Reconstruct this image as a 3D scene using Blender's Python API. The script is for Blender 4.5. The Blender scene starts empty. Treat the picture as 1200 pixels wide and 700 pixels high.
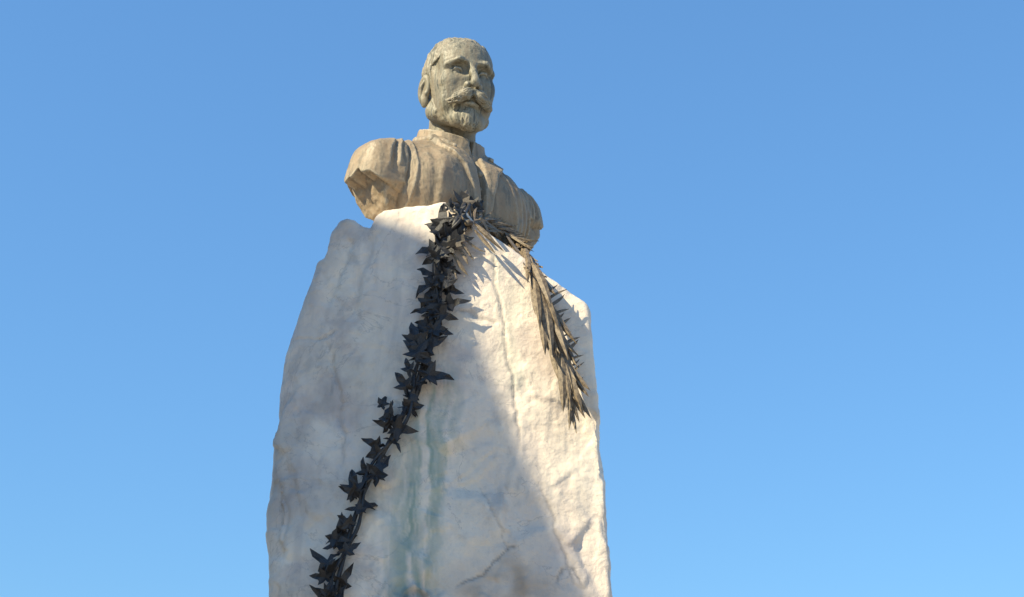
import bpy, bmesh, math, random
import numpy as np
from mathutils import Vector, Matrix
from mathutils.bvhtree import BVHTree

random.seed(7); rng = np.random.default_rng(7)
R = math.radians
scene = bpy.context.scene
COL = scene.collection

# ------------------------------------------------------------------ camera
CX, CY, CZ, PITCH, FPX = 0.28, -6.0, 1.6, R(21.0), 1900.0
cam_d = bpy.data.cameras.new('camera'); cam = bpy.data.objects.new('camera', cam_d); COL.objects.link(cam)
cam.location = (CX, CY, CZ); cam.rotation_euler = (R(90) + PITCH, 0, 0)
cam_d.sensor_width = 36.0; cam_d.lens = 36.0 * FPX / 1200.0; cam_d.clip_end = 3000
scene.camera = cam

# ------------------------------------------------------------------ light
SUN_EL, SUN_AZ = R(42.0), R(58.5)         # azimuth: degrees left of the line stone -> camera
S = Vector((-math.sin(SUN_AZ) * math.cos(SUN_EL), -math.cos(SUN_AZ) * math.cos(SUN_EL), math.sin(SUN_EL)))
w = bpy.data.worlds.new("World"); scene.world = w; w.use_nodes = True
nt = w.node_tree; bg = nt.nodes['Background']
sky = nt.nodes.new('ShaderNodeTexSky'); sky.sky_type = 'NISHITA'; sky.sun_disc = False
sky.sun_elevation = SUN_EL; sky.sun_rotation = math.atan2(S.x, S.y)
sky.altitude = 0; sky.air_density = 1.5; sky.dust_density = 0.0; sky.ozone_density = 6.0
gam = nt.nodes.new('ShaderNodeGamma'); gam.inputs[1].default_value = .65
tint = nt.nodes.new('ShaderNodeMix'); tint.data_type = 'RGBA'; tint.blend_type = 'MULTIPLY'; tint.inputs[0].default_value = 1; tint.clamp_result = False
tint.inputs[7].default_value = (.85, 1.43, 2.02, 1)
nt.links.new(sky.outputs[0], gam.inputs[0]); nt.links.new(gam.outputs[0], tint.inputs[6]); nt.links.new(tint.outputs[2], bg.inputs[0]); bg.inputs[1].default_value = 0.09
sd = bpy.data.lights.new('sun', 'SUN'); sun = bpy.data.objects.new('sun', sd); COL.objects.link(sun)
sd.energy = 5.0; sd.angle = R(0.7); sd.color = (1.0, 0.88, 0.60)
sun.rotation_euler = S.to_track_quat('Z', 'Y').to_euler(); sun.location = (-8, -8, 12)
scene.view_settings.view_transform = 'Standard'; scene.view_settings.look = 'None'
scene.view_settings.exposure = 0.75; scene.view_settings.gamma = 1.0
scene.render.engine = 'CYCLES'

# ------------------------------------------------------------------ helpers
cp, sp = math.cos(PITCH), math.sin(PITCH)
def at(u, v, Y):
    """photo pixel (1200x700) on the vertical plane y = Y"""
    a, b = (u - 600) / FPX, (350 - v) / FPX
    d = (a, cp - b * sp, sp + b * cp)
    t = (Y - CY) / d[1]
    return np.array((CX + d[0] * t, Y, CZ + d[2] * t))
def ray(u, v):
    a, b = (u - 600) / FPX, (350 - v) / FPX
    return Vector((CX, CY, CZ)), Vector((a, cp - b * sp, sp + b * cp)).normalized()

def tag(o, label=None, cat=None, group=None, kind=None):
    for k, val in (('label', label), ('category', cat), ('group', group), ('kind', kind)):
        if val: o[k] = val
    return o
def empty(name, loc=(0, 0, 0)):
    o = bpy.data.objects.new(name, None); COL.objects.link(o); o.location = loc; o.empty_display_size = .2
    return o
def link(name, me, mat=None, parent=None, smooth=True):
    o = bpy.data.objects.new(name, me); COL.objects.link(o)
    if mat and not me.materials: me.materials.append(mat)
    if smooth: me.polygons.foreach_set('use_smooth', np.ones(len(me.polygons), dtype=bool))
    if parent:
        o.parent = parent
        o.matrix_parent_inverse = Matrix.Translation(-Vector(parent.location))
    return o
def mesh_np(name, V, F):
    me = bpy.data.meshes.new(name)
    me.from_pydata(V.tolist() if hasattr(V, 'tolist') else V, [], F.tolist() if hasattr(F, 'tolist') else F)
    me.update(); return me

def vnoise(P, seed=0):
    """value noise, P (...,3) -> -1..1"""
    Pi = np.floor(P).astype(np.int64); f = P - Pi; f = f * f * f * (f * (f * 6 - 15) + 10)
    def h(i, j, k):
        n = (i * 374761393 + j * 668265263 + k * 2147483647 + seed * 974634777) & 0xffffffff
        n = ((n ^ (n >> 13)) * 1274126177) & 0xffffffff
        n = ((n ^ (n >> 15)) * 2246822519) & 0xffffffff
        return ((n ^ (n >> 16)) & 0xffff) / 32767.5 - 1
    x, y, z = Pi[..., 0], Pi[..., 1], Pi[..., 2]; fx, fy, fz = f[..., 0], f[..., 1], f[..., 2]
    def L(a, b, t): return a + (b - a) * t
    return L(L(L(h(x, y, z), h(x+1, y, z), fx), L(h(x, y+1, z), h(x+1, y+1, z), fx), fy),
             L(L(h(x, y, z+1), h(x+1, y, z+1), fx), L(h(x, y+1, z+1), h(x+1, y+1, z+1), fx), fy), fz)
def fbm(P, octv=4, seed=0, gain=.5):
    a, s, r = 1.0, 0.0, 0
    for i in range(octv):
        r = r + a * vnoise(P * (2.03 ** i) + 17.3 * i, seed + i); s += a; a *= gain
    return r / s
def facets(P, seed=0):
    """chipped stone: every Voronoi cell is a plane with its own tilt"""
    Pi = np.floor(P).astype(np.int64); b1 = np.full(len(P), 9e9); b2 = b1.copy(); val = np.zeros(len(P)); val2 = val.copy(); rg = np.random.default_rng(seed)
    tab = rg.random((4096, 7))
    for dx in (-1, 0, 1):
        for dy in (-1, 0, 1):
            for dz in (-1, 0, 1):
                c = Pi + (dx, dy, dz)
                t = tab[(c[:, 0] * 73856093 ^ c[:, 1] * 19349663 ^ c[:, 2] * 83492791) & 4095]
                q = P - (c + t[:, :3]); d = np.sqrt((q * q).sum(1)); v = ((t[:, 3:6] - .5) * q).sum(1) * 2.2 + (t[:, 6] - .5) * .8
                m = d < b1; m2 = (~m) & (d < b2); val2 = np.where(m, val, np.where(m2, v, val2)); b2 = np.where(m, b1, np.minimum(b2, d)); val = np.where(m, v, val); b1 = np.where(m, d, b1)
    w = .5 + .5 * np.clip((b2 - b1) / .07, 0, 1); return val * w + val2 * (1 - w)
def smooth(a, b, x):
    t = np.clip((x - a) / (b - a), 0, 1); return t * t * (3 - 2 * t)
def smin(a, b, k):
    h = np.clip(.5 + .5 * (b - a) / k, 0, 1); return b + (a - b) * h - k * h * (1 - h)
def smax(a, b, k): return -smin(-a, -b, k)
def ell(P, c, r):
    q = (P - np.array(c, np.float32)) / np.array(r, np.float32)
    k0 = np.sqrt((q * q).sum(-1)); k1 = np.sqrt(((q / np.array(r, np.float32)) ** 2).sum(-1)) + 1e-6
    return k0 * (k0 - 1) / k1
def sph(P, c, r): return np.sqrt(((P - np.array(c, np.float32)) ** 2).sum(-1)) - r
def cap(P, a, b, ra, rb):
    a = np.array(a, np.float32); b = np.array(b, np.float32); ab = b - a
    t = np.clip(((P - a) @ ab) / (ab @ ab), 0, 1)
    return np.sqrt(((P - a - t[..., None] * ab) ** 2).sum(-1)) - (ra + (rb - ra) * t)
def chain(P, pts, k=.3):
    d = None
    for (a, ra), (b, rb) in zip(pts[:-1], pts[1:]):
        e = cap(P, a, b, ra, rb); d = e if d is None else smin(d, e, k)
    return d
def grid(lo, hi, h):
    ax = [np.arange(l, u + h, h, dtype=np.float32) for l, u in zip(lo, hi)]
    return np.stack(np.meshgrid(*ax, indexing='ij'), -1)
def surface_nets(D, lo, h):
    s = D < 0
    nx, ny, nz = D.shape
    cnt = np.zeros((nx-1, ny-1, nz-1), np.int8)
    for i in (0, 1):
        for j in (0, 1):
            for k in (0, 1): cnt += s[i:nx-1+i, j:ny-1+j, k:nz-1+k]
    act = np.argwhere((cnt > 0) & (cnt < 8))
    idx = -np.ones(cnt.shape, np.int32); idx[tuple(act.T)] = np.arange(len(act))
    acc = np.zeros((len(act), 3)); n = np.zeros(len(act))
    corners = [(i, j, k) for i in (0, 1) for j in (0, 1) for k in (0, 1)]
    for a in corners:
        for ax in range(3):
            if a[ax]: continue
            b = list(a); b[ax] = 1
            pa, pb = act + a, act + b
            da, db = D[tuple(pa.T)], D[tuple(pb.T)]
            m = (da < 0) != (db < 0)
            t = np.where(m, da / np.where(m, da - db, 1), 0)
            p = np.array(a, float)[None].repeat(len(act), 0); p[:, ax] += t
            acc[m] += p[m]; n[m] += 1
    V = (act + acc / n[:, None]) * h + np.array(lo)
    F = []
    for ax in range(3):
        u, v_ = [(1, 2), (2, 0), (0, 1)][ax]
        sl0 = [slice(None)] * 3; sl1 = [slice(None)] * 3
        sl0[ax] = slice(0, -1); sl1[ax] = slice(1, None)
        a, b = s[tuple(sl0)], s[tuple(sl1)]
        e = np.argwhere(a != b)
        e = e[(e[:, u] > 0) & (e[:, v_] > 0) & (e[:, u] < D.shape[u]-1) & (e[:, v_] < D.shape[v_]-1)]
        inside = a[tuple(e.T)]
        def cell(du, dv):
            c = e.copy(); c[:, u] -= du; c[:, v_] -= dv; return idx[tuple(c.T)]
        q = np.stack([cell(1, 1), cell(0, 1), cell(0, 0), cell(1, 0)], -1)
        q[~inside] = q[~inside][:, ::-1]
        F.append(q)
    return V, np.concatenate(F)
def normals(me):
    n = np.zeros(len(me.vertices) * 3); me.vertices.foreach_get('normal', n); return n.reshape(-1, 3)
def polydist(x, z, pts):
    """distance in the (x,z) plane to a polyline, and the parameter along it 0..1"""
    best = np.full(x.shape, 1e9); par = np.zeros(x.shape); n = len(pts) - 1
    for i in range(n):
        a = np.array(pts[i]); b = np.array(pts[i+1]); ab = b - a
        t = np.clip(((x - a[0]) * ab[0] + (z - a[1]) * ab[1]) / (ab @ ab), 0, 1)
        d = np.hypot(x - a[0] - t * ab[0], z - a[1] - t * ab[1])
        m = d < best; best[m] = d[m]; par[m] = (i + t[m]) / n
    return best, par

# ------------------------------------------------------------------ materials
def mat_new(name, rough=.6, metal=0):
    m = bpy.data.materials.new(name); m.use_nodes = True
    b = m.node_tree.nodes['Principled BSDF']; b.inputs['Roughness'].default_value = rough; b.inputs['Metallic'].default_value = metal
    return m, m.node_tree, b
class N:
    def __init__(s, nt): s.nt = nt
    def n(s, t, ins=None, **kw):
        x = s.nt.nodes.new('ShaderNode' + t)
        for k, v in kw.items(): setattr(x, k, v)
        for k, v in (ins or {}).items():
            if hasattr(v, 'is_output'): s.nt.links.new(v, x.inputs[k])
            else: x.inputs[k].default_value = v
        return x
    def noise(s, vec, scale, detail=6, rough=.6, dist=0):
        return s.n('TexNoise', {'Vector': vec, 'Scale': scale, 'Detail': detail, 'Roughness': rough, 'Distortion': dist}).outputs['Fac']
    def mapv(s, vec, sc=(1, 1, 1), loc=(0, 0, 0)): return s.n('Mapping', {'Vector': vec, 'Scale': sc, 'Location': loc}).outputs[0]
    def rng(s, v, a, b, c=0, d=1): return s.n('MapRange', {'Value': v, 'From Min': a, 'From Max': b, 'To Min': c, 'To Max': d}, interpolation_type='SMOOTHSTEP').outputs[0]
    def math(s, op, a, b=0): return s.n('Math', {0: a, 1: b}, operation=op).outputs[0]
    def mix(s, f, a, b, bt='MIX'):
        x = s.n('Mix', None, data_type='RGBA', blend_type=bt)
        for k, v in ((0, f), (6, a), (7, b)):
            if hasattr(v, 'is_output'): s.nt.links.new(v, x.inputs[k])
            else: x.inputs[k].default_value = v if k == 0 else (*v, 1)
        return x.outputs[2]
    def bump(s, h, st, dist, nrm=None):
        i = {'Height': h, 'Strength': st, 'Distance': dist}
        if nrm is not None: i['Normal'] = nrm
        return s.n('Bump', i).outputs[0]

def marble_mat():
    m, nt, b = mat_new('weathered_marble', .62); g = N(nt)
    P = g.n('TexCoord').outputs['Object']
    big = g.noise(P, 1.6, 5, .6); mid = g.noise(P, 7, 8, .65, .4); fine = g.noise(P, 60, 8, .7); grit = g.noise(P, 24, 10, .75)
    streak = g.noise(g.mapv(P, (9, 9, .9)), 1.0, 8, .62)
    c = g.mix(g.rng(big, .35, .65), (.75, .625, .52), (.86, .75, .61))
    c = g.mix(g.rng(streak, .50, .72, 0, .38), c, (.37, .36, .36))
    c = g.mix(g.rng(mid, .50, .68, 0, .45), c, (.40, .37, .34))
    c = g.mix(g.rng(fine, .55, .8, 0, .35), c, (.34, .32, .31))
    c = g.mix(g.rng(grit, .55, .75, 0, .4), c, (.38, .355, .33))
    vein = g.math('ABSOLUTE', g.math('SUBTRACT', g.noise(P, 2.6, 7, .6, .8), .5))
    c = g.mix(g.rng(vein, .0, .007, .35, 0), c, (.25, .23, .22))
    pink = g.noise(P, 3.4, 5, .6, .3); c = g.mix(g.rng(pink, .50, .66, 0, .5), c, (.50, .40, .36))
    at_ = g.n('Attribute', None, attribute_name='stain_shade').outputs['Color']
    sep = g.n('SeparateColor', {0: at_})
    c = g.mix(g.math('MULTIPLY', sep.outputs[1], .9), c, (.235, .32, .255))
    c = g.mix(g.math('MULTIPLY', sep.outputs[0], .8), c, (.40, .29, .20))
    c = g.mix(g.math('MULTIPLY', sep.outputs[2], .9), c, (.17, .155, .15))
    nt.links.new(c, b.inputs['Base Color'])
    chip = g.n('TexVoronoi', {'Vector': g.n('VectorMath', {0: P, 1: g.n('VectorMath', {0: g.n('TexNoise', {'Vector': P, 'Scale': 9.0, 'Detail': 5.0}).outputs['Color'], 'Scale': .12}, operation='SCALE').outputs[0]}, operation='ADD').outputs[0], 'Scale': 13.0, 'Detail': 2.0}, feature='F1').outputs['Distance']
    n0 = g.bump(chip, .35, .010); n1 = g.bump(mid, .45, .012, n0); n2 = g.bump(grit, .28, .010, g.bump(fine, .55, .004, n1)); n3 = g.bump(streak, .25, .01, n2)
    nt.links.new(n3, b.inputs['Normal'])
    nt.links.new(g.rng(big, .3, .7, .5, .75), b.inputs['Roughness'])
    return m
def bronze_mat(name, base, base2, green, gamt, dark, sd_=.8):
    m, nt, b = mat_new(name, .62, .0); g = N(nt)
    P = g.n('TexCoord').outputs['Object']
    big = g.noise(P, 5, 6, .6); streak = g.noise(g.mapv(P, (38, 38, 4.5)), 1.0, 7, .6); fine = g.noise(P, 90, 6, .7)
    c = g.mix(g.rng(big, .38, .62), base, base2)
    c = g.mix(g.math('MULTIPLY', g.rng(streak, .42, .62), gamt), c, green)
    c = g.mix(g.rng(streak, .51, .62, 0, sd_), c, dark)
    c = g.mix(g.rng(fine, .52, .75, 0, .45), c, dark)
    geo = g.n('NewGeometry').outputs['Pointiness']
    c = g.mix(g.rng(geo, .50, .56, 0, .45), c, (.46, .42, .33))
    c = g.mix(g.rng(geo, .44, .495, .6, 0), c, dark)  # occlusion shade of the recesses put into the colour
    nt.links.new(c, b.inputs['Base Color'])
    b.inputs['Specular IOR Level'].default_value = .55
    n1 = g.bump(fine, .4, .003); nt.links.new(g.bump(streak, .3, .004, n1), b.inputs['Normal'])
    nt.links.new(g.rng(big, .3, .7, .5, .7), b.inputs['Roughness'])
    return m
def plain_mat(name, a, b_, rough=.7, scale=8, spec=.3, bump=.004):
    m, nt, b = mat_new(name, rough); g = N(nt)
    P = g.n('TexCoord').outputs['Object']; n = g.noise(P, scale, 7, .65)
    nt.links.new(g.mix(g.rng(n, .35, .65), a, b_), b.inputs['Base Color'])
    nt.links.new(g.bump(g.noise(P, scale * 5, 6, .7), .4, bump), b.inputs['Normal'])
    b.inputs['Specular IOR Level'].default_value = spec
    return m
M_marble = marble_mat()
M_head = bronze_mat('head_patina', (.18, .152, .105), (.245, .205, .145), (.32, .31, .235), .7, (.05, .046, .034), .8)
M_coat = bronze_mat('coat_patina', (.25, .18, .112), (.325, .24, .155), (.33, .285, .20), .45, (.075, .058, .04), .5)
M_palm = plain_mat('palm_bronze', (.09, .065, .042), (.24, .18, .115), .55, 14, .5)
M_ivy = plain_mat('ivy_iron', (.010, .010, .014), (.040, .036, .034), .5, 26, .5)
M_ivyb = plain_mat('ivy_brown', (.06, .05, .042), (.12, .10, .08), .6, 20, .35)  # paler, browner copy of the ivy iron for some upper leaves

# ------------------------------------------------------------------ stone pedestal
def ridge_x(z): return np.interp(z, [0, 2.7, 3.4, 4.3, 5], [-.62, -.30, -.12, 0.00, .02])
def lean(z): return np.interp(z, [0, 2.7, 4.35, 5], [-.34, -.20, .0, .03])
TL, TR = math.tan(R(20)), math.tan(R(2))
def y_front(x, z):
    d = x - ridge_x(z); k = .16
    a = np.sqrt(d * d + k * k) - k
    return lean(z) + np.where(d < 0, TL, TR) * a
def on_front(u, v):
    Y = 0.0
    for _ in range(25):
        p = at(u, v, Y); Y = .5 * Y + .5 * float(y_front(np.array(p[0]), np.array(p[2])))
    return at(u, v, Y)
left_px = [(306, 900), (312, 700), (312, 645), (310, 612), (311, 590), (318, 562), (322, 520), (321, 480), (327, 440), (332, 415), (341, 388), (353, 350), (371, 300), (384, 274), (392, 262)]
right_px = [(724, 900), (717, 700), (713, 640), (711, 600), (707, 560), (703, 510), (700, 470), (696, 420), (692, 380), (690, 350)]
LP = sorted([(on_front(*p)[2], on_front(*p)[0]) for p in left_px]); RP = sorted([(on_front(*p)[2], on_front(*p)[0]) for p in right_px])
print('LP', LP[0], LP[-1], 'RP', RP[0], RP[-1])
LP = [(-1, LP[0][1] - .12)] + LP; RP = [(-1, RP[0][1] + .1)] + RP
# outline of the top, left to right
top_px = [(380, 300, .30), (388, 268, .28), (396, 258, .27), (405, 255, .26), (416, 257, .22), (426, 264, .2), (434, 266, .17), (441, 252, .12), (450, 246, .1), (470, 243, .07), (500, 240, .04), (520, 237, .02), (540, 243, .03), (556, 262, .05), (575, 275, .09), (600, 290, .13), (625, 309, .18), (645, 324, .22), (668, 341, .27), (686, 354, .32), (694, 364, .34)]
TP = [(on_front(u, v)[0], on_front(u, v)[2]) for u, v, Y in top_px]
def build_stone():
    x1 = np.arange(-1.15, 1.1, .0072); y1 = np.arange(-.62, 1.02, .012)
    z1 = np.concatenate([np.arange(.22, 2.35, .022), np.arange(2.35, 4.55, .0072)])
    x = x1[:, None, None].astype(np.float32); y = y1[None, :, None].astype(np.float32); z = z1[None, None, :].astype(np.float32)
    yf = y_front(x[:, 0, :], z[0]).astype(np.float32)[:, None, :]
    L = np.interp(z1, *zip(*LP)).astype(np.float32)[None, None, :]; Rr = np.interp(z1, *zip(*RP)).astype(np.float32)[None, None, :]
    T = np.interp(x1, *zip(*TP)).astype(np.float32)[:, None, None]
    D = (yf - y) * .9
    yy = y - yf
    # the left flank turns back, then away from view; the right flank likewise
    D = smax(D, (L - x) + .16 * np.clip(y - .45, 0, 9), .05)
    D = smax(D, (x - Rr) + .22 * np.clip(y - .42, 0, 9), .016)
    D = smax(D, y - .88 + .05 * np.sin(z * 2.1), .06)
    D = smax(D, (z - T) * .85 - .05 * np.clip(yy - .05, 0, .5), .018)
    V, F = surface_nets(D, (0, 0, 0), 1.0)
    V = np.stack([np.interp(V[:, k], np.arange(len(c)), c) for k, c in enumerate((x1, y1, z1))], -1)
    me = mesh_np('stone_pedestal', V, F); n = normals(me)
    V = V.copy(); X, Z = V[:, 0], V[:, 2]
    front = smooth(-.1, -.5, n[:, 1])
    disp = .012 * fbm(V * (2.2, 2.2, 1.3), 4, 3) + .0035 * fbm(V * (8, 8, 5), 5, 9, .6) + .0028 * fbm(V * 34, 3, 12, .6)
    # hewn facets: creased relief, stronger at the foot and along the left flank
    rid = 1 - np.abs(fbm(V * (3.3, 3.3, 2.0) + 4, 4, 21)) * 2.2
    disp += .003 * rid * (.45 + smooth(3.4, 2.7, Z))
    lf = smooth(.0, -.5, X - ridge_x(Z))
    Vw = V + .03 * np.stack([fbm(V * 7 + k * 5, 3, 100 + k) for k in range(3)], -1)
    foot_ = smooth(3.75, 3.1, Z)
    disp += facets(Vw * (3.6, 3.6, 2.4), 5) * (.005 + .011 * foot_) + facets(Vw * (9, 9, 7), 6) * (.0015 + .005 * foot_)
    disp += .005 * lf * fbm(np.stack([X * 8 - Z * 1.2, V[:, 1] * 3, Z * 1.3], -1), 4, 31)
    stain_shade = np.zeros((len(V), 4)); stain_shade[:, 3] = 1
    nz = fbm(V * 9, 4, 41); nf = fbm(V * 30, 3, 44)
    def px(pts): return [(float(on_front(*p)[0]), float(on_front(*p)[2])) for p in pts]
    Xw = X + .022 * fbm(V * 13, 5, 51, .6); Zw = Z + .022 * fbm(V * 13 + 9, 5, 52, .6)
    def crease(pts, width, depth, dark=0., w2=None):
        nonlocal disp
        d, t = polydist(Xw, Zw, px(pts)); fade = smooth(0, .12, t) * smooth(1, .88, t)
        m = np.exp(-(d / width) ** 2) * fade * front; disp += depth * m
        if dark: stain_shade[:, 2] = np.maximum(stain_shade[:, 2], dark * np.exp(-(d / (w2 or width)) ** 2) * fade * front)
    def step(pts, amp, width):
        """scarp: proud on one side of the line, fading away from it"""
        nonlocal disp
        q = px(pts); d, t = polydist(Xw, Zw, q)
        a, b = np.array(q[0]), np.array(q[-1]); s_ = np.sign((b[0]-a[0]) * (Zw - a[1]) - (b[1]-a[1]) * (Xw - a[0]))
        fade = smooth(0, .1, t) * smooth(1, .9, t)
        disp += front * fade * amp * np.tanh(s_ * d / .010) * np.exp(-(d / width) ** 2)
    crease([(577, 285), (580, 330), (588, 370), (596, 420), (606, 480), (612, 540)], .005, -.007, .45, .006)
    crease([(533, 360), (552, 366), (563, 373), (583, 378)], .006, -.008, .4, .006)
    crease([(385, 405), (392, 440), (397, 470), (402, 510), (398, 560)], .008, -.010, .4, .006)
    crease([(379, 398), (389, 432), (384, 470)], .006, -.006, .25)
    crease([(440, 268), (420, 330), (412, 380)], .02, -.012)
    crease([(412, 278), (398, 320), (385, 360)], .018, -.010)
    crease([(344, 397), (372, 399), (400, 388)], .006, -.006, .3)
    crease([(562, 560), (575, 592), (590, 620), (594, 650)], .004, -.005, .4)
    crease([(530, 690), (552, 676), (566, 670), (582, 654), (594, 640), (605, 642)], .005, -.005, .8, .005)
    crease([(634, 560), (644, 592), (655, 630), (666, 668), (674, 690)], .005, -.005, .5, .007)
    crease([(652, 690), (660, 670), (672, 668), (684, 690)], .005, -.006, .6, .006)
    crease([(498, 576), (520, 564), (545, 562), (566, 548), (582, 528)], .012, .004)
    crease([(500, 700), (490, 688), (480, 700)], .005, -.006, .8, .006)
    step([(508, 580), (530, 568), (560, 560), (582, 534), (590, 520)], .004, .05)
    step([(470, 700), (484, 684), (500, 692), (508, 705)], -.02, .05)
    step([(330, 560), (338, 600), (332, 660)], .010, .08)
    # long soft vertical dressing of the right face
    disp += front * (1 - lf) * .004 * fbm(np.stack([X * 16, V[:, 1] * 2, Z * .9], -1), 3, 61)
    V2 = V + n * disp[:, None]
    # rain stains: verdigris under the garland, rust brown patches, dark streaks, painted shade
    d, t = polydist(Xw, Zw, px([(516, 438), (512, 480), (502, 530), (492, 580), (486, 640), (480, 720)]))
    wd = .050 + .060 * smooth(0, .35, t) - .03 * smooth(.6, 1, t)
    vert = 1.5 * fbm(np.stack([X * 40 + 1.5 * nz, V[:, 1] * 4, Z * 1.6], -1), 4, 71)
    stain_shade[:, 1] = front * np.exp(-(d / wd) ** 2) * np.clip(.5 + 1.5 * vert + .2 * nz, 0, 1) * smooth(0, .05, t + .03)
    d, t = polydist(Xw, Zw, px([(486, 520), (488, 600), (480, 640)])); stain_shade[:, 1] = np.maximum(stain_shade[:, 1], front * .95 * np.exp(-(d / .03) ** 2) * np.clip(.6 + nz, 0, 1))
    d, t = polydist(Xw, Zw, px([(578, 290), (590, 340), (592, 400), (602, 450)])); stain_shade[:, 1] = np.maximum(stain_shade[:, 1], front * .40 * np.exp(-(d / .05) ** 2) * np.clip(.6 + vert, 0, 1))
    d, t = polydist(Xw, Zw, px([(548, 262), (543, 290), (541, 320)])); stain_shade[:, 0] = front * .7 * np.exp(-(d / .03) ** 2) * np.clip(.6 + nz, 0, 1)
    d, t = polydist(Xw, Zw, px([(628, 345), (640, 385), (648, 430)])); stain_shade[:, 0] = np.maximum(stain_shade[:, 0], front * .55 * np.exp(-(d / .035) ** 2) * np.clip(.6 + nz, 0, 1))
    d, t = polydist(Xw, Zw, px([(566, 692), (590, 672), (612, 690), (590, 720)])); stain_shade[:, 0] = np.maximum(stain_shade[:, 0], front * 1.1 * np.exp(-(d / .10) ** 2) * np.clip(.7 + nz, 0, 1))
    d, t = polydist(Xw, Zw, px([(400, 262), (378, 300), (362, 340)])); stain_shade[:, 0] = np.maximum(stain_shade[:, 0], front * .45 * np.exp(-(d / .05) ** 2) * np.clip(.5 + nz, 0, 1))
    d, t = polydist(Xw, Zw, px([(475, 700), (486, 690), (500, 696)])); stain_shade[:, 2] = np.maximum(stain_shade[:, 2], .6 * front * np.exp(-(d / .02) ** 2))  # shade inside the hollow at the foot, painted dark
    stain_shade[:, 2] = np.maximum(stain_shade[:, 2], front * lf * .30 * smooth(.15, .7, fbm(np.stack([X * 20 - Z * 2, V[:, 1] * 4, Z * 2], -1), 4, 81)))
    grime_shade = np.clip(.5 + 1.1 * fbm(V * (3, 3, 2.2), 5, 121, .6), 0, 1) * (.25 + .45 * smooth(.1, -.35, X - ridge_x(Z))) * (.5 + .5 * smooth(4.1, 3.2, Z))  # mottled grime, plus shade of the lower left flank painted into the colour
    stain_shade[:, 2] = np.maximum(stain_shade[:, 2], front * grime_shade)
    me.vertices.foreach_set('co', V2.ravel()); me.update()
    ca = me.color_attributes.new('stain_shade', 'FLOAT_COLOR', 'POINT'); ca.data.foreach_set('color', stain_shade.astype(np.float32).ravel())
    return me
st_me = build_stone()
stone = link('stone_pedestal', st_me, M_marble)
tag(stone, 'tall rough hewn pale marble pedestal stained green, carrying the bronze bust', 'pedestal')

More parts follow.
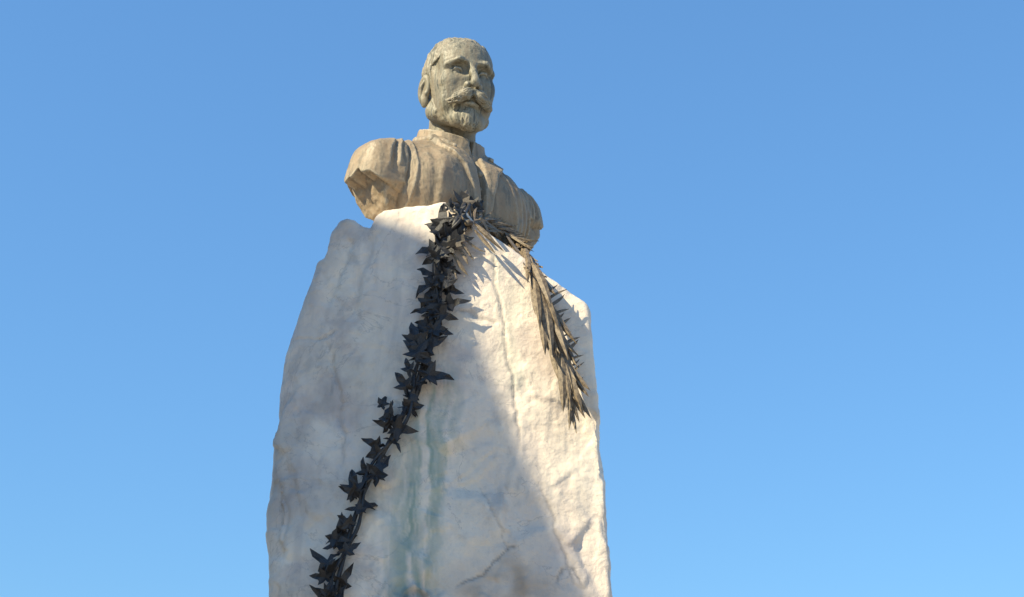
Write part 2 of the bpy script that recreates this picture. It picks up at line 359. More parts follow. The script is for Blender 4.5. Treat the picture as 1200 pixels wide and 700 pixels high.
# ------------------------------------------------------------------ bronze bust (local units: cm of a life-size man, facing -y)
SC = .0194; YAW_B, YAW_H = R(41), R(23)
HP = at(537, 109, .47)                                  # between the ears
print('head', HP)
def to_world(V, yaw, tilt=0.0, roll=0.0):
    Rm = (Matrix.Rotation(yaw, 3, 'Z') @ Matrix.Rotation(tilt, 3, 'X') @ Matrix.Rotation(roll, 3, 'Y'))
    A = np.array(Rm)
    if yaw == YAW_H: V = np.stack([V[:, 0], V[:, 1] * .95, 12.7 + (V[:, 2] - 12.7) * 1.13], -1)
    return (V @ A.T) * SC + HP
HT, HR = R(2), R(1.5)
def sym(P):
    Q = P.copy(); Q[..., 0] = np.abs(Q[..., 0]); return Q
def head_sdf(P):
    Q = sym(P); x, y, z = P[..., 0], P[..., 1], P[..., 2]
    d = ell(Q, (0, 1.0, 4.6), (7.7, 9.5, 8.0))
    d = smin(d, ell(Q, (0, -2.6, 5.2), (6.9, 6.7, 6.6)), 2.0)                  # forehead
    d = smin(d, ell(Q, (0, -2.6, -1.0), (6.5, 6.2, 6.6)), 2.3)                 # face mass
    d = smin(d, cap(Q, (5.5, .2, -3.9), (2.0, -7.1, -7.4), 2.1, 1.9), 1.6)     # jaw
    d = smin(d, ell(Q, (0, -7.3, -7.0), (2.6, 2.3, 2.0)), 1.4)                 # chin
    d = smin(d, sph(Q, (4.6, -5.7, .6), 2.25), 1.6)                            # cheekbone
    d = smin(d, ell(Q, (4.0, -5.4, -3.0), (2.3, 2.4, 3.0)), 1.5)
    d = smin(d, ell(Q, (0, -7.6, -3.6), (3.0, 2.4, 2.6)), 1.5)                 # mouth mound
    d = smin(d, cap(Q, (0, 2.9, -3), (0, 3.0, -17), 5.3, 5.9), 1.2)            # neck
    d = smin(d, chain(Q, [((.8, -9.1, 4.1), .75), ((3.2, -9.2, 4.7), .85), ((5.7, -6.8, 4.1), .8)], .5), .7)   # brow
    d = smax(d, -ell(Q, (3.2, -9.7, 3.05), (2.15, 2.45, 1.3)), .9)             # socket
    d = smax(d, -ell(Q, (1.7, -9.6, 3.0), (1.0, 1.4, 1.4)), .7)
    d = smin(d, sph(Q, (3.15, -6.75, 2.75), 1.28), .18)                        # eyeball
    d = smin(d, chain(Q, [((1.75, -7.7, 2.6), .2), ((2.6, -8.2, 3.25), .26), ((3.7, -8.1, 3.3), .26), ((4.75, -7.1, 2.6), .2)], .2), .15)  # upper lid
    d = smin(d, chain(Q, [((1.8, -7.6, 2.4), .16), ((3.1, -7.9, 1.9), .2), ((4.6, -7.1, 2.5), .16)], .2), .25)     # lower lid
    d = smin(d, chain(Q, [((0, -8.9, 4.2), .75), ((0, -10.0, 2.2), .78), ((0, -11.6, -.2), .98)], .6), .7)        # nose
    d = smin(d, sph(Q, (0, -11.6, -.6), 1.05), .4)
    d = smin(d, ell(Q, (1.35, -10.1, -.9), (.85, 1.15, .85)), .45)
    d = smax(d, -ell(Q, (.75, -10.7, -1.75), (.42, .75, .5)), .3)              # nostril
    d = smax(d, -cap(Q, (2.2, -9.5, -.6), (3.6, -8.5, -3.2), .2, .25), .5)      # fold beside the nose
    d = smin(d, cap(Q, (0, -10.0, -4.75), (1.4, -9.5, -4.7), .62, .4), .35)    # lower lip
    d = smax(d, -cap(Q, (0, -10.4, -4.05), (2.1, -9.5, -4.15), .25, .2), .3)
    d = smax(d, -cap(Q, (0, -10.2, -6.0), (1.6, -9.4, -5.9), .45, .4), .7)
    d = smax(d, -ell(Q, (7.6, -5.0, 4.6), (1.2, 2.6, 2.4)), 1.3)               # temple
    d = d + .06 * np.sin(z * 2.6 + x * .3) * np.exp(-((z - 8.2) / 2.2) ** 2) * (y < -5)     # brow lines
    return d
def ear_sdf(P, s):
    Q = P.copy(); Q[..., 0] *= s
    c = np.array((7.9, 1.2, .9)); q = Q - c
    a = R(-14); yy = q[..., 1] * math.cos(a) - q[..., 2] * math.sin(a); zz = q[..., 1] * math.sin(a) + q[..., 2] * math.cos(a)
    b = R(24); xx = q[..., 0] * math.cos(b) - yy * math.sin(b); yy = q[..., 0] * math.sin(b) + yy * math.cos(b)
    E = np.stack([xx, yy, zz], -1)
    d = ell(E, (0, .1, .2), (.8, 1.95, 3.2)); d = smin(d, ell(E, (-.1, -.5, -2.6), (.65, 1.0, 1.2)), .5)
    d = smax(d, -ell(E, (.95, -.1, .3), (.75, 1.25, 2.3)), .35)
    d = smin(d, chain(E, [((.3, .7, -1.3), .35), ((.35, .75, .6), .38), ((.3, .1, 1.7), .3)], .3), .2)
    d = smin(d, sph(E, (.35, -1.3, -.7), .5), .3)
    return d
def hair_sdf(P):
    Q = sym(P); x, y, z = Q[..., 0], P[..., 1], P[..., 2]
    nz = fbm(P * (.7, .7, .35), 3, 5); tuft = np.abs(fbm(P * (1.3, .9, .32) + 3, 3, 15))
    d = smax(ell(Q, (0, 1.1, 4.6), (8.35, 9.95, 9.6)), z - 12.6, 2.2)
    d = smin(d, ell(Q, (0, -2.2, 6.2), (7.1, 6.9, 6.4)), 1.5)
    d = smin(d, ell(Q, (0, .6, 8.2), (7.3, 8.6, 4.9)), 1.0)
    d = d - .35 * nz + .5 * tuft + .05 + .4 * smooth(-1, -6, y)
    hl = 10.2 - .16 * np.clip(x, 0, 9) ** 2 * .55                       # hairline height on the brow
    front = np.maximum(-(z - hl) * .8, 0)
    side = (-y - 2.9) - .8 * (z - 6)                                   # in front of the temples
    edge = np.minimum(hl - z, 99)
    d = smax(d, np.where(y < -2.0, hl - z, -99) * .7, .5)
    d = smax(d, np.where(z < 4.5, (-1.8 - y), -99) * .8, .4)
    d = smax(d, (-3.5 + .3 * (y - 4)) - z, .8)                         # nape
    d = smax(d, -ell(Q, (8.6, .6, .4), (2.6, 2.9, 3.7)), .5)           # room for the ear
    return d
def beard_sdf(P):
    Q = sym(P); x, y, z = Q[..., 0], P[..., 1], P[..., 2]
    tuft = np.abs(fbm(P * (1.3, 1.3, .55) + 7, 3, 25))
    d = ell(Q, (0, -7.4, -7.4), (3.1, 2.7, 2.4))
    d = smin(d, cap(Q, (0, -9.2, -6.1), (0, -8.6, -8.5), 1.0, 1.5), 1.0)
    d = smin(d, cap(Q, (6.1, -1.2, -2.0), (5.6, -2.2, -5.0), .75, 1.3), .8)
    d = smin(d, cap(Q, (5.6, -2.2, -4.8), (2.4, -6.8, -7.2), 1.2, 1.6), .9)
    d = smax(d, -ell(Q, (0, -10.4, -4.3), (2.4, 1.8, 1.35)), .5)
    return d + .5 * tuft - .05
def mou_sdf(P):
    Q = sym(P); tuft = np.abs(fbm(np.stack([P[..., 0] * .5, P[..., 1] * 1.2, P[..., 2] * 2.2 + np.abs(P[..., 0]) * .9], -1), 3, 35))
    d = chain(Q, [((.25, -11.0, -2.6), .75), ((1.7, -10.9, -3.2), 1.25), ((3.4, -9.9, -4.0), 1.1), ((4.7, -8.6, -4.5), .65), ((5.5, -7.9, -4.3), .16)], .5)
    return d + .45 * tuft - .1
def part_from_sdf(name, fn, lo, hi, h, mat, parent, yaw, tilt, roll, noise=.05):
    P = grid(lo, hi, h); D = fn(P).astype(np.float32); V, F = surface_nets(D, lo, h)
    me = mesh_np(name, V, F); n = normals(me)
    if noise: V = V + n * (noise * fbm(V * .9, 4, 77) + noise * .6 * fbm(V * 3.1, 2, 78))[:, None]
    W = to_world(V, yaw, tilt, roll)
    if yaw == YAW_B: W[:, 2] -= 3.2 * SC
    me.vertices.foreach_set('co', W.ravel()); me.update()
    return link(name, me, mat, parent)
bust = empty('bust', tuple(at(545, 262, .45)))
tag(bust, 'weathered bronze bust of a bearded man with moustache atop the marble pedestal', 'statue')
head = part_from_sdf('head', head_sdf, (-9.5, -13.5, -17), (9.5, 12, 14), .2, M_head, bust, YAW_H, HT, HR, .10)
for s in (-1, 1):
    part_from_sdf('ear', lambda P, s=s: ear_sdf(P, s), ((5.5, -3, -4.5) if s > 0 else (-10.5, -3, -4.5)), ((10.5, 5, 6) if s > 0 else (-5.5, 5, 6)), .14, M_head, head, YAW_H, HT, HR, .03)
part_from_sdf('hair', hair_sdf, (-9.5, -11, -5), (9.5, 12.5, 14.5), .2, M_head, head, YAW_H, HT, HR, .08)
part_from_sdf('beard', beard_sdf, (-9, -13, -13), (9, 3, 4), .17, M_head, head, YAW_H, HT, HR, .05)
part_from_sdf('moustache', mou_sdf, (-7.5, -13, -6.5), (7.5, -5.5, -1), .11, M_head, head, YAW_H, HT, HR, .03)

def gauss_line(x, z, pts, wd):
    d, t = polydist(x, z, pts); return np.exp(-(d / wd) ** 2) * smooth(0, .1, t + .02) * smooth(1, .85, t)
def coat_sdf(P):
    x, y, z = P[..., 0], P[..., 1], P[..., 2]; Q = sym(P)
    d = ell(Q, (0, 1.2, -29), (17.5, 11.0, 17))
    d = smin(d, ell(Q, (7.8, -3.4, -26), (9.0, 7.0, 10)), 3)                       # breast
    d = smin(d, cap(Q, (4, 3.0, -14.2), (17.2, 2.6, -19.6), 5.2, 4.7), 4)          # shoulder slope
    d = smin(d, ell(Q, (18.9, 2.2, -25.0), (6.6, 6.8, 8.4)), 6)                    # sleeve head
    d = smin(d, cap(Q, (19.8, 2.0, -22), (22.5, 2.0, -31), 6.2, 6.0), 2)
    d = smax(d, (z + 15.4) * .93 + (Q[..., 0] - 17.5) * .36, 1.6)                 # squarer shoulder
    d = smax(d, (Q[..., 0] - 26.2) * .97 + (z + 24) * .22, 1.5)
    xs = P[:, 0, :, 0]; zs = P[:, 0, :, 2]                                         # front relief
    disp = 0
    for sgn in (-1, 1):
        X = xs * sgn
        lap = smooth(.0, .9, np.interp(zs, [-38, -26, -20, -16, -12], [2.2, 3.6, 5.6, 8.8, 9.6]) - X) * smooth(-.6, .2, X - np.interp(zs, [-40, -30, -16, -11], [.2, .4, 1.8, 4.0]))
        disp = disp + .85 * lap
        disp = disp - .45 * gauss_line(X, zs, [(15.0, -12), (16.6, -19), (17.4, -26), (17.6, -31)], .35)
        disp = disp + .5 * gauss_line(X, zs, [(17.5, -16), (19.0, -19), (19.6, -25)], .4) + .3 * gauss_line(X, zs, [(19.4, -17), (21.3, -20), (21.8, -26)], .5) - .25 * gauss_line(X, zs, [(18.4, -16), (20.2, -20), (20.6, -27)], .45)      # armhole seam
        disp = disp + .55 * gauss_line(X, zs, [(14.0, -13), (15.6, -20), (16.4, -30), (16.8, -38)], .35) * .6
        disp = disp + .2 * gauss_line(X, zs, [(16.5, -17), (18.0, -22), (18.2, -27)], 1.0)
        disp = disp - .2 * gauss_line(X, zs, [(17.6, -15), (20.2, -21), (20.6, -27)], .8)
        disp = disp + .2 * gauss_line(X, zs, [(9.6, -19), (11.3, -26), (10.5, -36)], 1.0)
        disp = disp - .2 * gauss_line(X, zs, [(11.5, -17), (12.6, -25), (12.0, -36)], .8)
        disp = disp + .15 * gauss_line(X, zs, [(6.0, -22), (7.2, -30), (6.0, -40)], .8)
    for k in range(4):                                                             # drag folds on his left breast
        disp = disp + .3 * gauss_line(xs, zs, [(4.5 + k * 2.1, -15 - k), (8.5 + k * 2.4, -22 - k), (11 + k * 2.2, -33)], .55)
    disp = disp - .7 * gauss_line(xs, zs, [(.4, -12), (.3, -40)], .3)
    fr = smooth(2, -1.5, y)
    d = d - disp[:, None, :] * fr
    d = d - .28 * fbm(P * (.22, .3, .12), 2, 91)
    # cut of the sleeves over a rougher core, and the foot of the bust
    wav = .55 * np.sin(y * .9 + 1) + .45 * np.sin(y * 2.0)
    core = smax(d + 1.0 + .5 * fbm(P * .45, 3, 98), (Q[..., 0] - 24.3) * .86 - (z + 25.5) * .51 + .8 * fbm(P * .3, 3, 97), .8)
    cut = np.minimum((Q[..., 0] - 26) * .30 - (z + 26.3 - 3.0 * (x > 0)) * .95 + wav, Q[..., 0] - 17.4 - .3 * np.sin(z * .8))
    d = smax(d, cut, .25)
    d = np.minimum(d, core)
    foot = -50 - z + .35 * np.clip(x, 0, 30) * -.35
    d = smax(d, foot, 1.0)
    d = smax(d, -cap(Q, (0, 2.4, -8), (0, 1.4, -15.5), 5.4, 5.2), .4)               # opening for the neck
    return d
def collar_sdf(P):
    x, y, z = P[..., 0], P[..., 1], P[..., 2]
    zz = z + 12.9 + .40 * (-y - 1) ; r = np.sqrt(x * x + (y - 2.0) ** 2)
    rad = 7.15 - .16 * (zz) + .35 * fbm(P * .35, 2, 95)
    d = np.maximum(np.abs(r - rad) - .75, np.abs(zz) - 3.3)
    gap = smooth(1.1, .4, np.abs(x) - .12 * (zz + 3.3) * 0) * (y < 0)
    d = smax(d, -(np.where(y < 0, np.abs(x) + .35 * (-zz - 1.2), 99) - .0) * -1 * -1, .2) if False else d
    d = smax(d, np.where(y < 0, .35 - np.abs(x) + .22 * np.clip(zz, -2, 3), -9), .25)
    return d - .2
coat = part_from_sdf('coat', coat_sdf, (-29, -13, -51), (29, 15, -8), .29, M_coat, bust, YAW_B, 0, R(2), .10)
part_from_sdf('collar', collar_sdf, (-9.5, -8, -18), (9.5, 11.5, -6.5), .22, M_coat, coat, YAW_B, 0, R(2), .05)
# turned collar and buttons
def revers_sdf(P):
    Q = sym(P); x, y, z = Q[..., 0], P[..., 1], P[..., 2]
    d = chain(Q, [((5.4, -6.3, -14.8), .6), ((8.2, -1.8, -12.6), 1.1), ((8.4, 3.5, -11.4), 1.1), ((4.5, 9.0, -11.0), 1.1), ((0, 10.2, -10.8), 1.1)], .6)
    return smax(d, -(np.sqrt(x * x + (y - 2) ** 2) - 7.4), .3) + .12 * fbm(P * .5, 2, 93)
part_from_sdf('turned_collar', revers_sdf, (-11.5, -9.5, -18), (11.5, 13, -7), .24, M_coat, coat, YAW_B, 0, R(2), .12)
for i in range(4):
    zc = -20.6 - i * 4.2
    yc = -6.9 - .55 * i + (.12 * i * i)
    part_from_sdf('button', lambda P, zc=zc, yc=yc: ell(P, (.9, yc - 1.2, zc), (.85, .8, .85)), (-.5, yc - 2.6, zc - 1.4), (2.3, yc + .4, zc + 1.4), .2, M_coat, coat, YAW_B, 0, R(2), 0)

# ------------------------------------------------------------------ ray target for laying garlands on the stone and the bust
def bvh_of(objs):
    V, F = [], []
    for o in objs:
        me = o.data; n0 = len(V)
        co = np.zeros(len(me.vertices) * 3); me.vertices.foreach_get('co', co)
        V += [tuple(c) for c in co.reshape(-1, 3).tolist()]
        F += [tuple(i + n0 for i in p.vertices) for p in me.polygons]
    return BVHTree.FromPolygons(V, F)
bvh = bvh_of([stone, coat])
def hit(u, v):
    o, d = ray(u, v); p, n, i, t = bvh.ray_cast(o, d)
    if p is None:
        p = Vector(at(u, v, .1)); n = Vector((0, -1, 0))
    if n.y > 0: n = -n
    return p, n
def tocam(p): return (Vector((CX, CY, CZ)) - p).normalized()
def smoothed(u, v, r=14):
    ps = [hit(u + a, v + b) for a, b in ((0, 0), (r, 0), (-r, 0), (0, r), (0, -r))]
    n = sum((q[1] for q in ps), Vector()).normalized()
    return ps[0][0], (n * .5 + Vector((0, -1, .1)) * .5).normalized()

def tube(pts, rads, seg=8):
    bm = bmesh.new(); rings = []
    for i, p in enumerate(pts):
        a = pts[max(i-1, 0)]; b = pts[min(i+1, len(pts)-1)]; t = (b - a).normalized()
        x = t.cross(Vector((0, -1, .2))).normalized(); y = t.cross(x).normalized()
        rings.append([bm.verts.new(p + (x * math.cos(k * 2 * math.pi / seg) + y * math.sin(k * 2 * math.pi / seg)) * rads[i]) for k in range(seg)])
    for r0, r1 in zip(rings[:-1], rings[1:]):
        for k in range(seg): bm.faces.new((r0[k], r0[(k+1) % seg], r1[(k+1) % seg], r1[k]))
    bm.faces.new(rings[0][::-1]); bm.faces.new(rings[-1])
    bmesh.ops.recalc_face_normals(bm, faces=bm.faces)
    me = bpy.data.meshes.new('stem'); bm.to_mesh(me); bm.free(); return me
def catmull(P, n=8):
    out = []
    Q = [P[0] * 2 - P[1]] + list(P) + [P[-1] * 2 - P[-2]]
    for i in range(1, len(Q) - 2):
        for k in range(n):
            t = k / n
            out.append(.5 * ((2 * Q[i]) + (Q[i+1] - Q[i-1]) * t + (2 * Q[i-1] - 5 * Q[i] + 4 * Q[i+1] - Q[i+2]) * t * t + (3 * Q[i] - Q[i-1] - 3 * Q[i+1] + Q[i+2]) * t ** 3))
    out.append(P[-1]); return out

# ------------------------------------------------------------------ ivy garland
def ivy_leaf_mesh(seed, name='leaf'):
    rr = random.Random(seed)
    # outline of half a five-lobed ivy leaf, tip at +y, stalk at origin; x, y
    half = [(0, -.02), (.10, -.15), (.30, -.25), (.29, -.06), (.20, .04), (.40, .11), (.57, .33), (.33, .31), (.20, .38), (.21, .58), (.11, .80), (0, 1.0)]
    j = lambda: rr.uniform(-.035, .035)
    Rt = [(x + j(), y + j()) if 0 < x else (x, y) for x, y in half]
    Lt = [(-x + j(), y + j()) for x, y in half[1:-1]]
    loop = Rt + Lt[::-1]
    bm = bmesh.new(); th = .035
    def zc(x, y): return (.42 - .1 * (seed % 3)) * abs(x) - .38 * (y - .3) ** 2 + .07 * math.sin(11 * y + seed + 3 * x)
    cen = [(0, .12), (0, .34), (0, .62)]
    T = {}
    for sd_ in (1, -1):
        vs = [bm.verts.new((x, y, zc(x, y) + sd_ * th * .5)) for x, y in loop]
        cs = [bm.verts.new((x, y, zc(x, y) + sd_ * th * 1.1 * (1 if sd_ > 0 else .2))) for x, y in cen]
        n = len(loop)
        for k in range(n):
            a, b = vs[k], vs[(k+1) % n]
            ya = (loop[k][1] + loop[(k+1) % n][1]) / 2
            c = cs[0] if ya < .25 else (cs[1] if ya < .48 else cs[2])
            bm.faces.new((a, b, c) if sd_ > 0 else (b, a, c))
        T[sd_] = (vs, cs)
    # stitch the fans where the centre point changes
    bmesh.ops.holes_fill(bm, edges=[e for e in bm.edges if len(e.link_faces) == 1 and (e.verts[0] in T[1][1] or e.verts[1] in T[1][1])], sides=8)
    n = len(loop)
    for k in range(n):
        a, b, c, d = T[1][0][k], T[1][0][(k+1) % n], T[-1][0][(k+1) % n], T[-1][0][k]
        try: bm.faces.new((b, a, d, c))
        except ValueError: pass
    bmesh.ops.holes_fill(bm, edges=[e for e in bm.edges if len(e.link_faces) == 1], sides=8)
    bmesh.ops.recalc_face_normals(bm, faces=bm.faces)
    me = bpy.data.meshes.new(name); bm.to_mesh(me); bm.free(); return me
def place(name, me, p, n, ang, size, parent, tilt=(0, 0)):
    """tip points to 'ang' degrees clockwise from up, as seen from the front; n = outward normal"""
    up = Vector((0, 0, 1)); yv = (up - n * up.dot(n)).normalized(); xv = yv.cross(n).normalized()
    a = R(ang); ty = (yv * math.cos(a) + xv * math.sin(a)).normalized()
    if xv.x < 0: ty = (yv * math.cos(a) - xv * math.sin(a)).normalized()
    tx = ty.cross(n).normalized()
    m = Matrix((tx, ty, n)).transposed() @ Matrix.Rotation(R(tilt[0]), 3, 'X') @ Matrix.Rotation(R(tilt[1]), 3, 'Y')
    o = bpy.data.objects.new(name, me); COL.objects.link(o)
    o.parent = parent
    o.matrix_basis = Matrix.Translation(p - Vector(parent.location)) @ m.to_4x4() @ Matrix.Scale(size, 4)
    return o
leafs = [ivy_leaf_mesh(i) for i in range(6)]
for l in leafs:
    l.materials.append(M_ivy)
leafs_b = [ivy_leaf_mesh(i + 20) for i in range(3)]
for l in leafs_b: l.materials.append(M_ivyb)
p0, _ = hit(385, 698)
ivy = empty('ivy_garland', tuple(p0)); tag(ivy, 'black metal ivy garland trailing down the front of the marble pedestal', 'garland')
main_px = [(546, 236), (536, 256), (527, 275), (518, 300), (511, 330), (508, 360), (505, 388), (500, 412), (493, 437), (483, 462), (472, 487), (459, 513), (446, 537), (434, 560), (423, 586), (413, 615), (406, 640), (399, 668), (392, 695), (384, 730), (372, 775)]
def strand(pxs, off, r0, r1, wob=0, ph=0):
    pts = []
    for i, (u, v) in enumerate(pxs):
        p, n = smoothed(u + wob * math.sin(i * 1.3 + ph), v); pts.append(p + tocam(p) * (off + .008 * math.sin(i * 1.9 + ph)))
    c = catmull(pts, 5); return tube(c, [r0 + (r1 - r0) * i / (len(c) - 1) for i in range(len(c))])
link('stem', strand(main_px, .035, .011, .008), M_ivy, ivy)
link('stem', strand(main_px[:-3], .05, .007, .006, 7, 1), M_ivy, ivy)
link('stem', strand(main_px[2:], .03, .006, .005, 8, 3.4), M_ivy, ivy)
L1 = [ # u, v, size in px, heading (clockwise from up)
 (414, 566, 42, -12), (400, 622, 38, -2), (436, 520, 26, -65), (457, 482, 36, -12), (446, 548, 36, 35), (433, 592, 27, 62), (471, 447, 30, -38),
 (473, 503, 34, 110), (412, 642, 25, 55), (379, 662, 42, -35), (404, 676, 34, 40), (485, 468, 32, 20), (513, 441, 40, 88), (484, 408, 38, -40), (506, 403, 38, 60),
 (517, 388, 30, 95), (379, 698, 36, -60), (397, 703, 32, 20), (378, 735, 36, -40), (394, 742, 34, 50), (366, 770, 36, -20), (384, 775, 34, 80),
 (543, 232, 40, 28), (519, 254, 36, -3), (508, 268, 30, -50), (500, 294, 34, -85), (513, 279, 34, -30), (530, 270, 36, 30), (540, 281, 34, 70),
 (504, 322, 36, -55), (498, 338, 34, -110), (515, 316, 36, 10), (519, 336, 36, 60), (530, 341, 30, 105), (529, 316, 30, 120), (499, 363, 36, -95), (514, 364, 34, 170),
 (534, 355, 36, 80), (523, 370, 30, 110), (485, 392, 40, -12), (511, 384, 34, 10), (522, 296, 36, 45), (494, 424, 30, -70), (500, 436, 28, 150), (507, 350, 34, 0), (524, 283, 32, -10),
 (449, 497, 26, -80), (563, 240, 22, 30), (556, 250, 26, 65), (536, 243, 24, -30), (388, 655, 28, 30), (374, 676, 26, -80), (408, 575, 24, -70), (440, 560, 24, 80), (427, 548, 24, -20), (397, 632, 26, 100), (464, 490, 24, 70), (386, 690, 26, 10), (404, 610, 22, -60), (450, 470, 22, 10), (480, 480, 24, 120), (463, 520, 24, 140), (425, 573, 26, -150), (393, 640, 26, -100), (416, 597, 22, -80), (491, 452, 28, -160), (506, 304, 28, -120), (478, 428, 26, -20)]
rl = random.Random(3)
for i, (u, v, s, a) in enumerate(L1):
    p, n = smoothed(u, v)
    n2 = (n + Vector((rl.uniform(-.35, .35), 0, rl.uniform(-.3, .35)))).normalized()
    size = s * (.80 if v > 400 else .78) / FPX * 6.6
    top = v < 262
    me = leafs_b[i % 3] if (v < 300 and u > 525 and i % 2 == 0) else leafs[i % 6]
    # the leaf's middle sits at (u,v): step back along the heading by .3 of the size
    o = place('leaf', me, p + tocam(p) * rl.uniform(.035, .075), n2, a, size, ivy, (rl.uniform(-20, 30), rl.uniform(-35, 35)))
    o.matrix_basis = o.matrix_basis @ Matrix.Diagonal((rl.uniform(.68, 1.0), rl.uniform(.95, 1.15), 1, 1)) @ Matrix.Translation((0, -.42, 0))
for i in range(len(main_px) * 3 - 4):           # smaller leaves tucked between
    t = i / 3; k = int(t); f = t - k
    if k + 1 >= len(main_px): break
    u = main_px[k][0] * (1-f) + main_px[k+1][0] * f; v = main_px[k][1] * (1-f) + main_px[k+1][1] * f
    if v > 380 and i % 9: continue
    u += rl.uniform(-13, 13) * (1.0 if v < 400 else .7); v += rl.uniform(-5, 5)
    p, n = smoothed(u, v)
    o = place('leaf', leafs[i % 6], p + tocam(p) * rl.uniform(.02, .06), n, rl.uniform(-150, 150), rl.uniform(16, 22) / FPX * 6.6, ivy, (rl.uniform(-20, 30), rl.uniform(-25, 25)))
    o.matrix_basis = o.matrix_basis @ Matrix.Translation((0, -.35, 0))

# ------------------------------------------------------------------ palm branch
def leaflet_mesh(seed, bend=.2, name='leaflet'):
    bm = bmesh.new(); n = 7; rows = []
    for k in range(n + 1):
        t = k / n; wd = .085 * math.sin(math.pi * min(1, t * .86 + .12)) ** .8 * (1 if t < 1 else .05)
        if k == n: wd = .002
        x0 = bend * t * t; z0 = .10 * math.sin(t * 2.6 + seed)
        rows.append([bm.verts.new((x0 + wd, t, z0 - .02)), bm.verts.new((x0, t, z0 + .012)), bm.verts.new((x0 - wd, t, z0 - .02)), bm.verts.new((x0, t, z0 - .026))])
    for r0, r1 in zip(rows[:-1], rows[1:]):
        for k in range(4): bm.faces.new((r0[k], r0[(k+1) % 4], r1[(k+1) % 4], r1[k]))
    bm.faces.new(rows[0]); bm.faces.new(rows[-1][::-1])
    bmesh.ops.recalc_face_normals(bm, faces=bm.faces)
    me = bpy.data.meshes.new(name); bm.to_mesh(me); bm.free(); me.materials.append(M_palm); return me
LFM = [leaflet_mesh(i, b) for i, b in enumerate((.16, .08, -.1, -.18, .02))]
rach_px = [(548, 262, .06), (566, 262, .07), (584, 273, .08), (604, 286, .09), (620, 306, .10), (630, 334, .10), (639, 362, .10), (648, 392, .10), (656, 418, .095), (663, 440, .09), (668, 458, .09)]
rp = []
for u, v, off in rach_px:
    p, n = smoothed(u, v); rp.append(p + tocam(p) * off)
palm = empty('palm_branch', tuple(rp[4])); tag(palm, 'brown bronze palm branch hanging from the bust over the right of the pedestal', 'palm branch')
rc = catmull(rp, 6)
link('rachis', tube(rc, [.013 - .008 * i / (len(rc)-1) for i in range(len(rc))]), M_palm, palm)
rq = random.Random(11)
def leaflet_at(p, dirv, size, k, wf=1.0):
    n = Vector((rq.uniform(-.5, .5), -1, rq.uniform(-.2, .5))).normalized()
    ty = dirv.normalized(); tx = ty.cross(n).normalized(); n = tx.cross(ty).normalized()
    o = bpy.data.objects.new('leaflet', LFM[k % 5]); COL.objects.link(o); o.parent = palm
    o.matrix_basis = Matrix.Translation(p - Vector(palm.location)) @ Matrix((tx, ty, n)).transposed().to_4x4() @ Matrix.Diagonal((size * rq.uniform(.9, 1.2) * wf, size, size * .8, 1))
    return o
nr = len(rc)
for i in range(1, nr):
    t = i / (nr - 1); d = (rc[min(i+7, nr-1)] - rc[i-1]).normalized()
    nrm = Vector((.25, -1, .1)).normalized(); sv = d.cross(nrm).normalized()
    for s in (-1, 1):
        if i % 4 == (s + 1) // 2 and t > .3: continue
        for rep in range(3 if t < .42 else 1):
            spread = (.10 + .22 * smooth(.45, .2, t) + .12 * smooth(.3, .6, t) - .08 * smooth(.75, 1, t)) * rq.uniform(.3, 1.15)
            dv = d + sv * s * spread + Vector((0, rq.uniform(-.25, .08), 0))
            leaflet_at(rc[i] + nrm * rq.uniform(-.01, .02), dv, (.17 + .10 * smooth(.2, .5, t) - .11 * smooth(.6, 1, t)) * rq.uniform(.8, 1.15), rq.randrange(5), .5 + .18 * smooth(.35, .6, t))
for k, v in enumerate(range(345, 455, 9)):        # freer leaflets curling off the outer side
    u = np.interp(v, [340, 392, 444, 466], [634, 650, 666, 672]); a, _ = smoothed(u, v); b, _ = smoothed(u + 15 + 3 * math.sin(k), v - 9 - 3 * (k % 3))
    a = a + tocam(a) * .09; b = b + tocam(b) * .07
    o = leaflet_at(a, b - a, (b - a).length * 1.3, 0 if k % 2 else 2, .8)
for u, v, u2, v2 in [(536, 282, 557, 303), (538, 292, 552, 308), (531, 298, 545, 322), (545, 280, 566, 296), (528, 306, 538, 326), (545, 262, 530, 240), (552, 262, 549, 238), (560, 262, 578, 246), (556, 262, 566, 240),
                     (565, 262, 596, 262), (562, 258, 598, 272), (570, 264, 612, 290), (585, 268, 618, 300), (590, 272, 624, 312), (556, 262, 588, 276), (558, 264, 584, 286), (600, 282, 628, 322), (604, 290, 616, 318), (566, 266, 600, 276), (560, 268, 590, 292), (556, 268, 580, 296), (574, 262, 610, 280), (562, 258, 590, 254)]:
    a, n = smoothed(u, v); b, n2 = smoothed(u2, v2)
    low = u < 547 and u2 > u and v2 > v
    a = a + tocam(a) * (.04 if low else .07); b = b + tocam(b) * (.045 if low else .09)
    leaflet_at(a, b - a, (b - a).length * 1.05, rq.randrange(5), min(1, .085 / (b - a).length))

# ------------------------------------------------------------------ ground, plinth, house that shades the monument
def box(bm, lo, hi):
    vs = [bm.verts.new((x, y, z)) for x in (lo[0], hi[0]) for y in (lo[1], hi[1]) for z in (lo[2], hi[2])]
    for f in ((0, 1, 3, 2), (4, 6, 7, 5), (0, 4, 5, 1), (2, 3, 7, 6), (0, 2, 6, 4), (1, 5, 7, 3)): bm.faces.new([vs[i] for i in f])
def from_bm(name, bm, mat, parent=None):
    bmesh.ops.recalc_face_normals(bm, faces=bm.faces)
    me = bpy.data.meshes.new(name); bm.to_mesh(me); bm.free(); return link(name, me, mat, parent, smooth=False)
M_pave = plain_mat('paving', (.30, .27, .235), (.38, .345, .30), .85, 3)
M_wall = plain_mat('render_wall', (.50, .45, .36), (.58, .52, .42), .85, 2)
M_roof = plain_mat('slate', (.10, .10, .115), (.16, .15, .16), .7, 6)
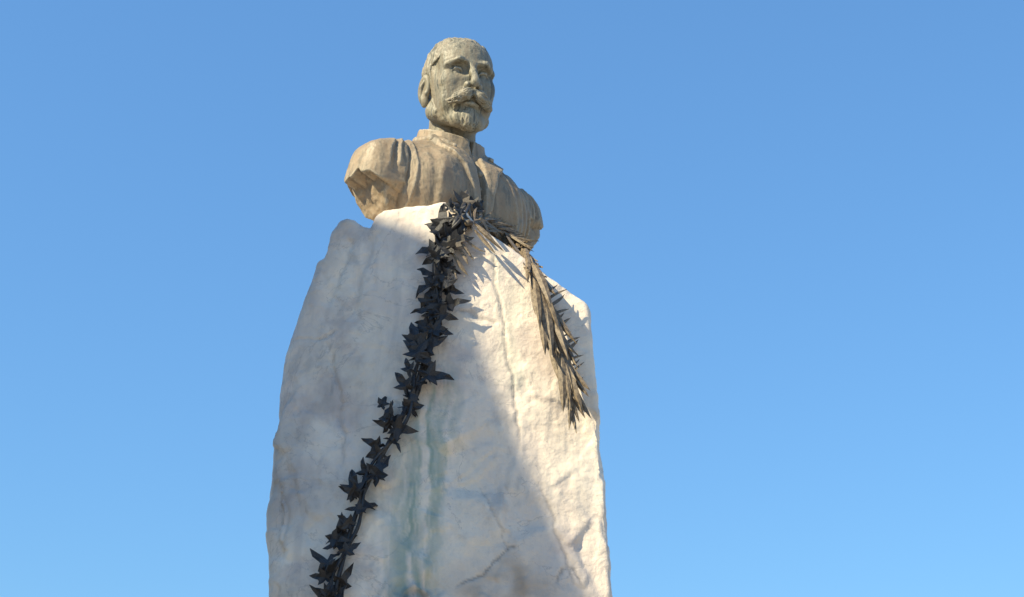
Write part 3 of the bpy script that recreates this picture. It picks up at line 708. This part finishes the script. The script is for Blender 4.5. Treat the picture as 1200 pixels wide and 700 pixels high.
M_glass = plain_mat('window_glass', (.03, .035, .04), (.05, .055, .06), .15, 1, .6, .0)
bm = bmesh.new(); bmesh.ops.create_grid(bm, x_segments=2, y_segments=2, size=1500)
tag(from_bm('ground', bm, M_pave), kind='structure')
for i, (e, z0, z1) in enumerate(((.55, 0, .16), (.25, .16, .32))):
    bm = bmesh.new(); box(bm, (-1.25 - e, -.75 - e, z0 + (.003 if i else -.05)), (1.2 + e, 1.1 + e, z1)); bmesh.ops.bevel(bm, geom=bm.edges[:], offset=.015, segments=2, affect='EDGES')
    from_bm('plinth_step', bm, M_marble, stone)


# townhouse added out of view: its roof edge is shaped to shade the pedestal
def house():
    A = Vector((math.cos(SUN_AZ), -math.sin(SUN_AZ), 0)); H = Vector((S.x, S.y, 0)).normalized(); D0 = 5.2
    root = empty('shade_house', tuple(H * D0)); tag(root, 'pale rendered townhouse with slate mansard roof, unseen, added to shade the pedestal', 'house')
    def W(a, h, z): return A * a + H * (D0 + h) + Vector((0, 0, z))
    def zt(b): return (b + D0 * math.sin(SUN_EL)) / math.cos(SUN_EL)
    Bv = A.cross(S); Bv = Bv if Bv.z > 0 else -Bv
    EDGE = [(A.dot(q), Bv.dot(q)) for q in (hit(*p)[0] for p in ((508, 280), (524, 296), (595, 480), (672, 655)))]
    print('EDGE', EDGE)
    zr = zt(EDGE[0][1]); k = 1 / math.cos(SUN_EL)
    def prism(name, prof, h0, h1, mat, parent=root):
        bm = bmesh.new()
        f = [bm.verts.new(W(a, h0, z)) for a, z in prof]; g = [bm.verts.new(W(a, h1, z)) for a, z in prof]
        n = len(prof); bm.faces.new(f); bm.faces.new(g[::-1])
        for i in range(n): bm.faces.new((f[i], g[i], g[(i+1) % n], f[(i+1) % n]))
        return from_bm(name, bm, mat, parent)
    slope = [(a, zt(b)) for a, b in EDGE]
    ze = slope[-1][1] - 1.2; ae = EDGE[-1][0] + 1.2 / (1.82 * k)
    prism('wall', [(-4.5, 0), (ae - .12, 0), (ae - .12, ze), (-4.5, ze)], .06, 9, M_wall)
    prism('roof', [(-4.6, ze + .003), (ae, ze + .003)] + slope[::-1] + [(-.45, zr - .05), (-4.1, zr - .12)], 0, 9.1, M_roof)
    prism('cornice', [(-4.7, ze - .25), (ae + .08, ze - .25), (ae + .08, ze), (-4.7, ze)], -.12, 9.2, M_wall)
    for fl in range(3):
        for c in range(2):
            a0 = -3.8 + c * 2.1; z0 = 1.0 + fl * 2.45
            fr = prism('window', [(a0 - .1, z0 - .1), (a0 + 1.1, z0 - .1), (a0 + 1.1, z0 + 1.6), (a0 - .1, z0 + 1.6)], -.02, .10, M_marble)
            for q in range(2): prism('pane', [(a0 + q * .52, z0), (a0 + .48 + q * .52, z0), (a0 + .48 + q * .52, z0 + 1.5), (a0 + q * .52, z0 + 1.5)], -.03, .09, M_glass, fr)
house()
